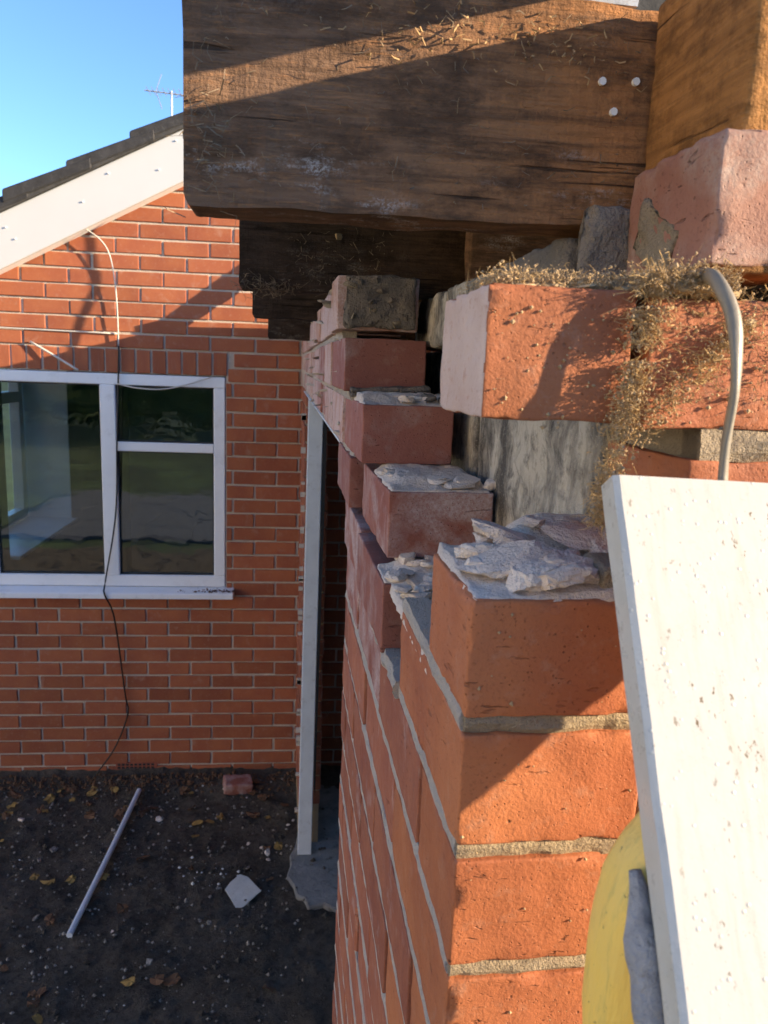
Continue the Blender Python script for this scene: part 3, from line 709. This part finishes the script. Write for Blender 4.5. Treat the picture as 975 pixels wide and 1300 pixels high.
# room seen through the glass
RM = empty('interior_room', (0, 0, 0), kind='structure')
MB().box(-1.9, 1.0, 4.13, 7.2, -2.3, -2.2).build('room_floor', M['carpet'], RM); MB().box(-2.1, 1.0, 4.13, 7.2, .18, .25).build('ceiling', M['plaster'], RM)
MB().box(-2.1, 1.0, 7.2, 7.3, -2.3, .25).build('back_wall', M['plaster'], RM); MB().box(.9, 1.0, 4.13, 7.2, -2.3, .2).build('side_wall', M['plaster'], RM)
MB().box(-1.88, -1.59, 4.13, 4.28, -2.3, .2).box(-1.88, -1.59, 5.4, 7.2, -2.3, .2).box(-1.88, -1.59, 4.28, 5.4, -2.3, -1.12).build('window_wall', M['plaster'], RM)
MB().box(-1.865, -1.585, 5.385, 5.402, -1.12, .12).build('reveal', M['upvc'], RM); MB().box(-1.87, -1.54, 4.29, 5.386, -1.122, -1.10).build('inner_sill', M['upvc'], RM, bevel=.004)
for (y0, y1, z0, z1) in ((4.3, 5.38, -1.1, -1.03), (4.3, 5.38, .05, .12), (5.31, 5.38, -1.03, .05), (4.3, 4.37, -1.03, .05), (4.85, 4.92, -1.03, .05), (4.92, 5.31, -.32, -.25)):
    MB().box(-1.93, -1.865, y0, y1, z0, z1).build('inner_window_frame', M['upvc'], RM, bevel=.003)

# cables on the gable
def cable(name, pts, r, mat, label, cat='cable', n=8): return tag(MB().tube(spline(pts, n), r, 7).build(name, M[mat], smooth=True), label, cat)
cable('aerial_cable', [(-1.19, 3.99, .53), (-1.11, 3.985, .585), (-1.03, 3.98, .572), (-.955, 3.985, .49), (-.928, 4.0, .31), (-.924, 4.012, .045)], .0032, 'white_cable', 'thin pale cable looping down from the verge onto the sunlit bricks')
cable('black_cable', [(-.924, 4.012, .05), (-.93, 4.014, -.1), (-.944, 4.012, -.42), (-.96, 4.01, -.8), (-1.015, 3.985, -1.15), (-1.01, 3.945, -1.21), (-.975, 3.985, -1.35), (-.937, 4.01, -1.775), (-.925, 4.012, -1.9), (-1.0, 4.0, -2.1), (-1.115, 3.97, -2.26)], .0042, 'black_cable', 'thin black cable hanging down the window and wall to the soil')
cable('loose_wire', [(-.93, 3.99, -.135), (-.84, 3.985, -.152), (-.72, 3.98, -.155), (-.6, 3.99, -.13), (-.47, 4.01, -.085)], .0035, 'white_cable', 'white wire drooping across the top of the right casement')
cable('white_rod', [(-1.345, 4.018, .053), (-1.23, 4.0, -.01), (-1.115, 3.985, -.076)], .0055, 'white_cable', 'short white rod slanting from the bricks to the window head', 'rod', 3)
cable('flat_cable', [(-1.7, 4.021, .118), (-1.3, 4.022, .112), (-.93, 4.022, .108)], .0035, 'white_cable', 'white cable clipped along a brick joint above the window', n=3)
# unseen cable at the roof edge, added to cast the bent shadow on the gable
dS = Vector((3, -1, .82))*.37
shadow_pts = [Vector((-1.158, 4.03, -.02))+dS, Vector((-1.13, 4.03, .10))+dS, Vector((-1.075, 4.03, .24))+dS, Vector((-1.03, 4.03, .335))+dS, Vector((-1.045, 4.03, .45))+dS, Vector((-1.05, 4.03, .60))+dS]
cable('shadow_cable', shadow_pts, .009, 'black_cable', 'unseen black cable added at the roof edge to shadow the gable', n=4)
# television aerial beyond the roof
AE = empty('television_aerial', (-1.466, 9, 1.9), 'small television aerial on a short mast behind the tiled roof', 'aerial')
MB().tube([(0, 0, 0), (0, 0, .86)], .012, 6).build('mast', M['metal'], AE)
MB().tube([(-.28, 0, .85), (.25, .1, .85)], .007, 5).build('boom', M['metal'], AE)
for k in range(9): x = -.24+k*.055; MB().tube([(x, -.12, .85), (x, .14, .85)], .004, 4).build('element', M['metal'], AE)
for s in (-1, 1): MB().tube([(-.16, 0, .85), (-.10, 0, .85+s*.17)], .005, 4).build('reflector', M['metal'], AE)

# ---------------------------------------------------------------- near things at the corner
u = Vector((0, -.504, -.864)); nrm = Vector((0, -.864, .504)); top = Vector((.143, .345, -.046))
B = empty('white_board', (.243, .345, -.046), 'bright white speckled board leaning against the sunlit brick corner', 'board')
mb = MB(); Lb = .95; n = 60
for i in range(n+1):
    p = u*(Lb*i/n)
    for x, d in ((-.1, 0), (-.097, .0012), (.1, .0012), (.1, -.014), (-.1, -.014)):
        q = p+nrm*d; mb.v.append((x+.0006*fbm(Vector((i*.3, d*90, 2)), 1, 2), q.y, q.z+(-.006*(x+.1)/.2 if i == 0 else 0)))
for i in range(n):
    for k in range(5): a = i*5+k; b = i*5+(k+1) % 5; mb.f.append((a, b, b+5, a+5))
mb.f.append((4, 3, 2, 1, 0)); mb.f.append(tuple(range(n*5, n*5+5)))
mb.build('panel', M['board'], B)
def sup(cx, cy, cz, rx, ry, rz, e, name, mat, parent, amp=.002, seed=1):
    bm = bmesh.new(); bmesh.ops.create_uvsphere(bm, u_segments=48, v_segments=32, radius=1)
    for v in bm.verts:
        p = v.co; q = Vector([math.copysign(abs(c)**e, c) for c in p]); q = q.lerp(p, .35)
        q += p*amp/rx*fbm(p*1.0+Vector((seed, 0, 0)), 3, 4)
        v.co = Vector((cx+q.x*rx, cy+q.y*ry, cz+q.z*rz))
    me = bpy.data.meshes.new(name); bm.to_mesh(me); bm.free(); me.materials.append(M[mat]); me.shade_smooth(); return link(bpy.data.objects.new(name, me), parent)
Yp = empty('yellow_pad', (.180, .29, -.27), 'rounded yellow pad with grey worn edge wedged between white board and bricks', 'pad')
sup(0, .004, -.003, .046, .030, .092, .7, 'cushion', 'yellow', Yp, .0012, 3)
ge = MB(); gp = []; gr_ = []
for k in range(41):
    t = .170+.26*k/40; q = top+u*t-nrm*.023; gp.append((q.x-.001-.180+.0015*fbm(Vector((k*.35, 1, 0)), 1, 3), q.y-.29, q.z+.27)); gr_.append(.0075*min(1, .35+k/6)*(1+.22*fbm(Vector((k*.5, 4, 0)), 1, 3)))
ge.tube(gp, gr_, 20); ge.build('rubber_edge', M['grey_rubber'], Yp, smooth=True)
cb = MB().tube(spline([(.196, .395, .050), (.193, .380, .050), (.193, .364, .046), (.199, .355, .028), (.2015, .351, .0), (.2015, .353, -.03), (.2025, .352, -.06), (.204, .345, -.12)], 10), .0037, 10, .62)
tag(cb.build('grey_cable', M['grey_cable'], smooth=True), 'flat grey cable looping out of the wall behind the white board', 'cable')
# straw and dust spilling over the hanging brick
def s_top(r): x = r.uniform(.005, .10); return (x, .01+abs(r.gauss(0, .03)), ctop(1)+.009+abs(r.gauss(0, .004)))
def s_strip(r):
    t = r.random()**1.25
    while fbm(Vector((t*14, .3, 0)), 1., 2) < -.45+.3*r.random(): t = r.random()**1.25
    x = .083-.020*t+r.gauss(0, .0028+.003*(1-t)); return (x, .0-.003+r.gauss(0, .003), ctop(1)+.016-.125*t)
def s_face(r): t = r.random()**1.6; return (.09+.12*r.random(), -.001, ctop(1)+.012-.055*t-.0*t)
def s_diag(r): t = r.random(); return (.135-.055*t+r.gauss(0, .005), -.003+r.gauss(0, .002), ctop(1)-.005-.055*t+r.gauss(0, .004))
def s_ledge(r): return (r.uniform(.08, .125), .0+r.uniform(-.006, .03), ctop(1)+.010+abs(r.gauss(0, .005)))
S = empty('straw_debris', (.0865, .375, 0), 'golden straw and dust spilling down over the sunlit hanging brick', 'straw', rz=SL)
for k in range(16): lump((.009, .010, .006), 440+k, 3, .8, 0, 'dust', 'dust_clump', S, (R2.uniform(.078, .125), R2.uniform(.004, .03), ctop(1)+.010))
for k in range(12): lump((.008, .010, .0035), 470+k, 3, .8, 0, 'dust', 'dust_clump', S, (R2.uniform(.006, .08), R2.uniform(.014, .05), ctop(1)+.009))
for k in range(4): lump((.004, .003, .004), 490+k, 3, .8, 0, 'dust', 'dust_clump', S, (.135-.055*k/10, .001, ctop(1)-.005-.055*k/10))
fb = MB()
for nn, smp, seed in ((700, s_top, 1), (1300, s_strip, 2), (520, s_face, 3), (420, s_diag, 4), (1500, s_ledge, 5)):
    q = fibres(nn, smp, .003, .010, .00017, seed, .5, (0, -.15, -.5) if smp is s_strip else None); o_ = len(fb.v); fb.v += q.v; fb.f += [tuple(i+o_ for i in f) for f in q.f]
tag(fb.build('straw_fibres', M['straw'], S), kind='stuff')
cm = MB()
for nn, smp, seed in ((9000, s_top, 11), (3800, s_strip, 12), (500, s_face, 13), (900, s_diag, 14), (9000, s_ledge, 15)): crumbs(nn, smp, .0002, .0013, seed, cm)
tag(cm.build('dust_crumbs', M['dust'], S), kind='stuff')
def s_bb(r): return (r.uniform(.004, .07), .0035, ctop(1)-r.uniform(.0, .06))
def s_r2(r): return (r.uniform(.085, .24), .002, ctop(1)-r.uniform(-.005, .06))
cm = crumbs(110, s_bb, .0003, .0016, 31); crumbs(300, s_r2, .0003, .0019, 32, cm); crumbs(70, lambda r: (r.uniform(.002, .12), -.0008, ctop(3)-r.uniform(0, .3)), .0004, .0016, 33, cm)
tag(cm.build('brick_crumbs', M['dust'], S), kind='stuff')
# splinters and dead grass on the joists
K = empty('dead_grass', (.0865, .375, 0), 'dry grass wisps and splinters caught on the weathered joist ends', 'grass', rz=SL)
f1 = fibres(150, lambda r: (r.uniform(-.15, .12), .129, r.uniform(.10, .215)), .002, .010, .0003, 41, .5)
q = fibres(60, lambda r: (-.145+r.gauss(0, .008), .128, .135+r.gauss(0, .02)), .005, .018, .00035, 42, .8); o_ = len(f1.v); f1.v += q.v; f1.f += [tuple(i+o_ for i in f) for f in q.f]
q = fibres(90, lambda r: (r.uniform(-.09, .05), .727, r.uniform(.10, .19)), .004, .014, .0004, 43, .6); o_ = len(f1.v); f1.v += q.v; f1.f += [tuple(i+o_ for i in f) for f in q.f]
q = fibres(110, lambda r: (-.12+r.gauss(0, .02), .727, .10+r.gauss(0, .006)), .005, .02, .0004, 44, .8); o_ = len(f1.v); f1.v += q.v; f1.f += [tuple(i+o_ for i in f) for f in q.f]
tag(f1.build('grass_wisps', M['web'], K), kind='stuff')
f2 = fibres(110, lambda r: (.06+r.gauss(0, .045)-.06*r.random(), .1285, .196+r.gauss(0, .010)), .002, .007, .0005, 45, .6); 
tag(f2.build('splinters', M['splinter'], K), kind='stuff')

# ---------------------------------------------------------------- things lying on the soil
def zs(x, y): p = Vector((x, y, 0)); z = .014*fbm(p, 3, 4)+.018*max(0, fbm(p, 11, 3))+.009*fbm(p, 30, 2); z += .05*max(0, (y-3.75)/.3)**1.5 if y > 3.75 else 0; return ZG-.012+z
P0, P1 = Vector((-.835, 3.83, 0)), Vector((-.893, 2.80, 0)); P0.z = zs(P0.x, P0.y)+.022; P1.z = zs(P1.x, P1.y)+.016
pp = MB(); pp.tube([P0, P0.lerp(P1, .5)+Vector((.004, 0, .002)), P1], .0125, 12)
tag(pp.build('white_conduit', M['pvcpipe'], smooth=False), 'long thin white plastic conduit lying on the dark soil', 'pipe')
sh = MB().prism([(-.072, .02), (-.05, .05), (-.005, .085), (.03, .062), (.082, -.02), (.03, -.06), (-.022, -.105), (-.045, -.04)], 'z', 0, .006).build('broken_sheet', M['foam'], bevel=.001); sh.location = (-.235, 3.03, zs(-.235, 3.03)+.012); sh.rotation_euler = (.25, -.1, .1)
tag(sh, 'pale grey broken sheet lying tilted on the soil', 'sheet')
ob = place('broken_brick', rough_block(.15, .1, .065, 92, step=.012, bev=.008, amp=.003, chips=.01), M['brick_lime'], None, (-.325, 3.86, zs(-.325, 3.86)+.03), .2, (.1, .08)); tag(ob, 'dusty half brick lying against the foot of the gable', 'brick')
leafme = []
for k in range(4):
    mb = MB(); n = 12; r = random.Random(k); mb.v.append((0, 0, .004))
    for i in range(n): a = 6.283*i/n; R_ = (1+.35*math.cos(a))*(1+.2*r.uniform(-1, 1)); mb.v.append((.026*R_*math.cos(a), .019*R_*math.sin(a), .006*r.uniform(-.5, 1.6)))
    mb.f = [(0, 1+i, 1+(i+1) % n) for i in range(n)]; me = bpy.data.meshes.new('leaf'); me.from_pydata(mb.v, [], mb.f); leafme.append(me)
R3 = random.Random(5)
for k in range(80):
    if k < 46: x, y = R3.uniform(-1.5, .0), R3.uniform(3.55, 3.93)
    else: x, y = R3.uniform(-1.5, -.05), R3.uniform(2.35, 3.6)
    br = R3.random() < .68
    o = place('fallen_leaf', R3.choice(leafme), M['leaf_b'] if br else M['leaf_y'], None, (x, y, zs(x, y)+.010), R3.uniform(0, 6), (R3.uniform(-.4, .4), R3.uniform(-.4, .4)), (R3.uniform(.6, 1.25),)*3)
    tag(o, 'curled dry brown leaf lying on the dark soil' if br else 'small yellow leaf lying on the dark soil', 'leaf', 'brown leaves on the soil' if br else 'yellow leaves on the soil')
R4 = random.Random(17)
for k in range(26):
    x, y = R4.uniform(-1.45, .0), R4.uniform(2.4, 3.9); a = R4.uniform(.008, .024); pale = R4.random() < .5
    o = lump((a, a*R4.uniform(.6, 1), a*R4.uniform(.4, .7)), 600+k, 3, .9, 0, 'rubble' if pale else 'stone', 'rubble_piece', None, (x, y, zs(x, y)+a*.2), (R4.uniform(-.4, .4), R4.uniform(-.4, .4), R4.uniform(0, 6)))
    tag(o, 'small pale mortar lump lying on the dark soil' if pale else 'small grey stone lying on the dark soil', 'rubble', 'mortar lumps on the soil' if pale else 'stones on the soil')
def s_soil(r): x, y = r.uniform(-1.9, .05), r.uniform(2.2, 3.95); return (x, y, zs(x, y)+.003)
tag(crumbs(2600, s_soil, .001, .011, 51).build('pebbles', M['stone']), 'small pale stones and grit strewn over the soil', 'gravel', kind='stuff')
tag(crumbs(70, lambda r: s_soil(r) if r.random() < .5 else (lambda x, y: (x, y, zs(x, y)+.004))(-.36+r.gauss(0, .1), 3.17+r.gauss(0, .05)), .0015, .010, 52).build('white_chips', M['bits']), 'small white plaster chips scattered on the soil', 'rubble', kind='stuff')
tag(crumbs(900, lambda r: (lambda x, y: (x, y, zs(x, y)+(.004 if x < -.03 else .024)))(r.uniform(-1.8, .15), r.uniform(2.2, 3.9)), .003, .016, 54).build('soil_clods', M['soil']), 'dark clods of soil lying about', 'soil', kind='stuff')
tag(crumbs(1500, lambda r: (lambda x, y: (x, y, zs(x, y)+.01*r.random()))(r.uniform(-1.6, 0), 3.98-abs(r.gauss(0, .07))), .003, .014, 53).build('dark_litter', M['leaf_b']), 'dark leaf litter banked along the foot of the gable', 'litter', kind='stuff')

# ---------------------------------------------------------------- the garden behind (mirrored in the panes)
HD = empty('garden_hedge', (0, -17, ZG), 'long green hedge across the lawn behind the viewer', 'hedge')
hb = MB(); r = random.Random(3)
for _ in range(14000):
    p = Vector((r.uniform(-22, 14), r.gauss(0, .6), r.uniform(0, 1)**.8*(3.0+.5*noise.noise(Vector((_*.01, 0, 0)))))); a = Vector((r.gauss(0, 1), r.gauss(0, 1), r.gauss(0, 1))).normalized()*.16; b = Vector((r.gauss(0, 1), r.gauss(0, 1), r.gauss(0, 1))).normalized()*.13
    hb.poly(p-a, p-b, p+a, p+b)
tag(hb.build('foliage', M['hedge'], HD), kind='stuff')
MB().tube([(-22, 0, 0.9), (14, 0, .9)], .5, 8).build('stems', M['hedge'], HD)

NB = empty('bounce_house', (-9.6, -6.0, ZG), 'unseen cream rendered house added to bounce the low sun', 'house')  # out of view; added to throw warm fill light onto the shaded corner
MB().box(-6, 0, -9, 7.5, 0, 5.2).build('wall', M['render'], NB)
MB().prism([(-6.4, 5.1), (.4, 5.1), (-3, 7.6)], 'y', -9.2, 7.7).build('roof', M['tile'], NB)
for y in (-6.5, -2.5, 1.5, 5.):
    for z in (.9, 3.4):
        f_ = MB().box(.002, .05, y-.7, y+.7, z, z+1.2).build('window', M['upvc'], NB); MB().box(.03, .054, y-.62, y+.62, z+.08, z+1.12).build('pane', M['glass'], f_)
for o in list(C.objects):
    if o.parent is None and o.type in ('MESH', 'EMPTY'): o.location.z += H
